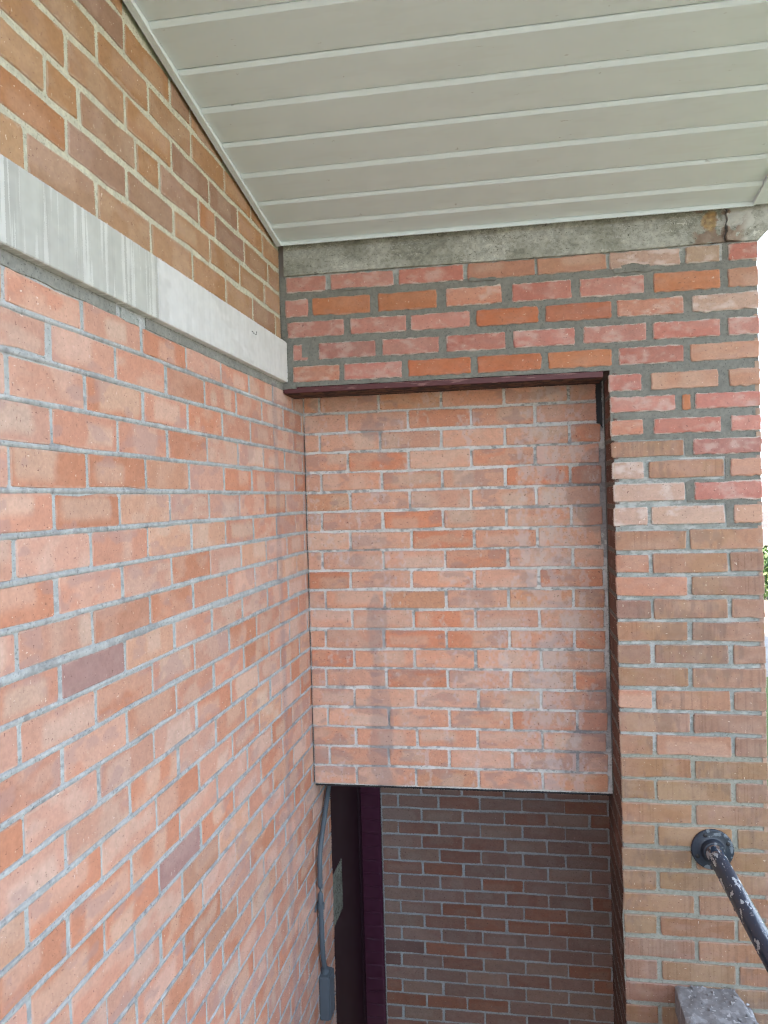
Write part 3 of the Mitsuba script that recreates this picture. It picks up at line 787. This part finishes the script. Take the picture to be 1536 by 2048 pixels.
# coping: rough top, the right corner by the pier broken off
nx, ny = 26, 120
x = np.linspace(1.150, 1.362, nx)
y = np.concatenate([np.linspace(-.0035, -.9, 90), np.linspace(-.95, -3.4, 30)])
XX, YY = np.meshgrid(x, y, indexing='ij')
ZZ = -1.4935 + .010 * (nfbm(np.stack([XX * 26, YY * 26, 0 * XX], -1), 4, 4) - .5) + .006 * (nnoise(np.stack([XX * 120, YY * 120, 0 * XX], -1), 2) - .5)
edgex = 1.362 - .030 * np.clip(1 - (-YY) / .16, 0, 1) - .010 * nfbm(np.stack([0 * YY, YY * 30, 0 * YY + 2], -1), 3, 7)
brk = np.clip((XX - edgex + .012) / .02, 0, 1)
ZZ = ZZ - .05 * brk ** 1.3 - .006 * np.clip((1.154 - XX) / .008, 0, 1)
top = np.stack([XX, YY, ZZ], -1).reshape(-1, 3)
idx = np.arange(nx * ny).reshape(nx, ny)
q = np.stack([idx[:-1, :-1], idx[:-1, 1:], idx[1:, 1:], idx[1:, :-1]], -1).reshape(-1, 4)
F = [np.vstack([q[:, [0, 1, 2]], q[:, [0, 2, 3]]])]
V = [top]
bot = top.copy(); bot[:, 2] = -1.572
n0 = len(top)
V.append(bot)
loop = np.concatenate([idx[0, :], idx[1:, -1], idx[-1, -2::-1], idx[-2:0:-1, 0]])
l2 = np.roll(loop, -1)
F.append(np.vstack([np.stack([loop, l2, l2 + n0], 1), np.stack([loop, l2 + n0, loop + n0], 1)]))
F.append(q[:, [2, 1, 0]] + n0); F.append(q[:, [3, 2, 0]] + n0)
cm = trimesh.Trimesh(np.vstack(V), np.vstack(F), process=False)
cm.fix_normals()
entry(LO + '__coping', cm, 'coping_stone', smooth=35, label='rough grey stone coping with a broken corner')
cr = []
for k in range(26):
    r = rng.uniform(.002, .0055)
    b = trimesh.creation.icosphere(subdivisions=1, radius=r)
    b.vertices *= rng.uniform(.6, 1.3, 3)
    b.apply_translation([rng.uniform(1.17, 1.34), -.006 - .22 * rng.random() ** 2, -1.4935 + r * .3])
    cr.append(b)
entry(LO + '__crumbs', trimesh.util.concatenate(cr), 'coping_stone', kind='stuff')

# ------------------------------------------------------------------ pipe handrail
HR = 'handrail'
note(HR, 'black pipe handrail with flaking paint, bolted to the pier by a round flange', 'handrail')
cx, cz = 1.2637, -1.0810
yy = np.concatenate([np.linspace(-.012, -1.2, 60), np.linspace(-1.25, -3.3, 20)])
entry(HR + '__pipe', tube(np.column_stack([0 * yy + cx, yy, 0 * yy + cz]), .0242, 32), 'pipe_paint', smooth=40)
prof = np.array([[0, 0], [.0585, 0], [.0598, .002], [.0595, .0065], [.057, .0085], [.040, .0095], [.0345, .012], [.0325, .022], [.030, .028], [.0255, .029], [0, .029]])
fl = trimesh.creation.revolve(prof, sections=48)
R = trimesh.transformations.rotation_matrix(math.pi / 2, [1, 0, 0])
fl.apply_transform(R)
fl.apply_translation([cx, -.0012, cz])
fk = entry(HR + '__flange', fl, 'flange_paint', smooth=35)
for k in range(4):
    a = math.radians(25 + 90 * k)
    s = trimesh.creation.icosphere(subdivisions=2, radius=.0062)
    s.vertices *= [1, .45, 1]
    s.apply_translation([cx + .047 * math.cos(a), -.0100, cz + .047 * math.sin(a)])
    entry(fk + '__screw', s, 'black_steel', smooth=True)
dp = trimesh.creation.cone(radius=.003, height=.016, sections=10)
dp.apply_transform(trimesh.transformations.rotation_matrix(math.pi, [1, 0, 0]))
dp.apply_translation([cx - .016, -.30, cz - .0150])
entry(HR + '__paint_drip', dp, 'black_steel', smooth=30)

# ------------------------------------------------------------------ greenery in the distance
def leaf_mass(center, size, n, seed, leaf=.09):
    g = np.random.default_rng(seed)
    d = g.normal(size=(n, 3)); d /= np.linalg.norm(d, axis=1, keepdims=True)
    rr = g.random((n, 1)) ** .45
    P = d * rr
    keep = nfbm(P * 2.2 + seed, 3, seed) > .40
    P = P[keep] * size * (.85 + .3 * nfbm(P[keep] * 1.7, 2, seed + 1)[:, None]) + center
    m = len(P)
    a = g.normal(size=(m, 3)); a /= np.linalg.norm(a, axis=1, keepdims=True)
    b = np.cross(a, g.normal(size=(m, 3))); b /= np.linalg.norm(b, axis=1, keepdims=True)
    l = leaf * g.uniform(.6, 1.3, (m, 1))
    V = np.concatenate([P - a * l, P + b * l * .5, P + a * l, P - b * l * .5], 1).reshape(-1, 3)
    i = np.arange(m) * 4
    return V, np.vstack([np.stack([i, i + 1, i + 2], 1), np.stack([i, i + 2, i + 3], 1)])
SH = 'shrub'
note(SH, 'green rounded shrub far beyond the right edge of the pier', 'shrub')
entry(SH + '__foliage', leaf_mass(np.array([5.25, 9.7, -1.62 + .36]), np.array([1.45, .95, .56]), 9000, 5, .05), 'leaf')
entry(SH + '__stem', tube([(5.25, 9.7, GZ), (5.27, 9.7, GZ + .5)], .03, 10), 'bark')
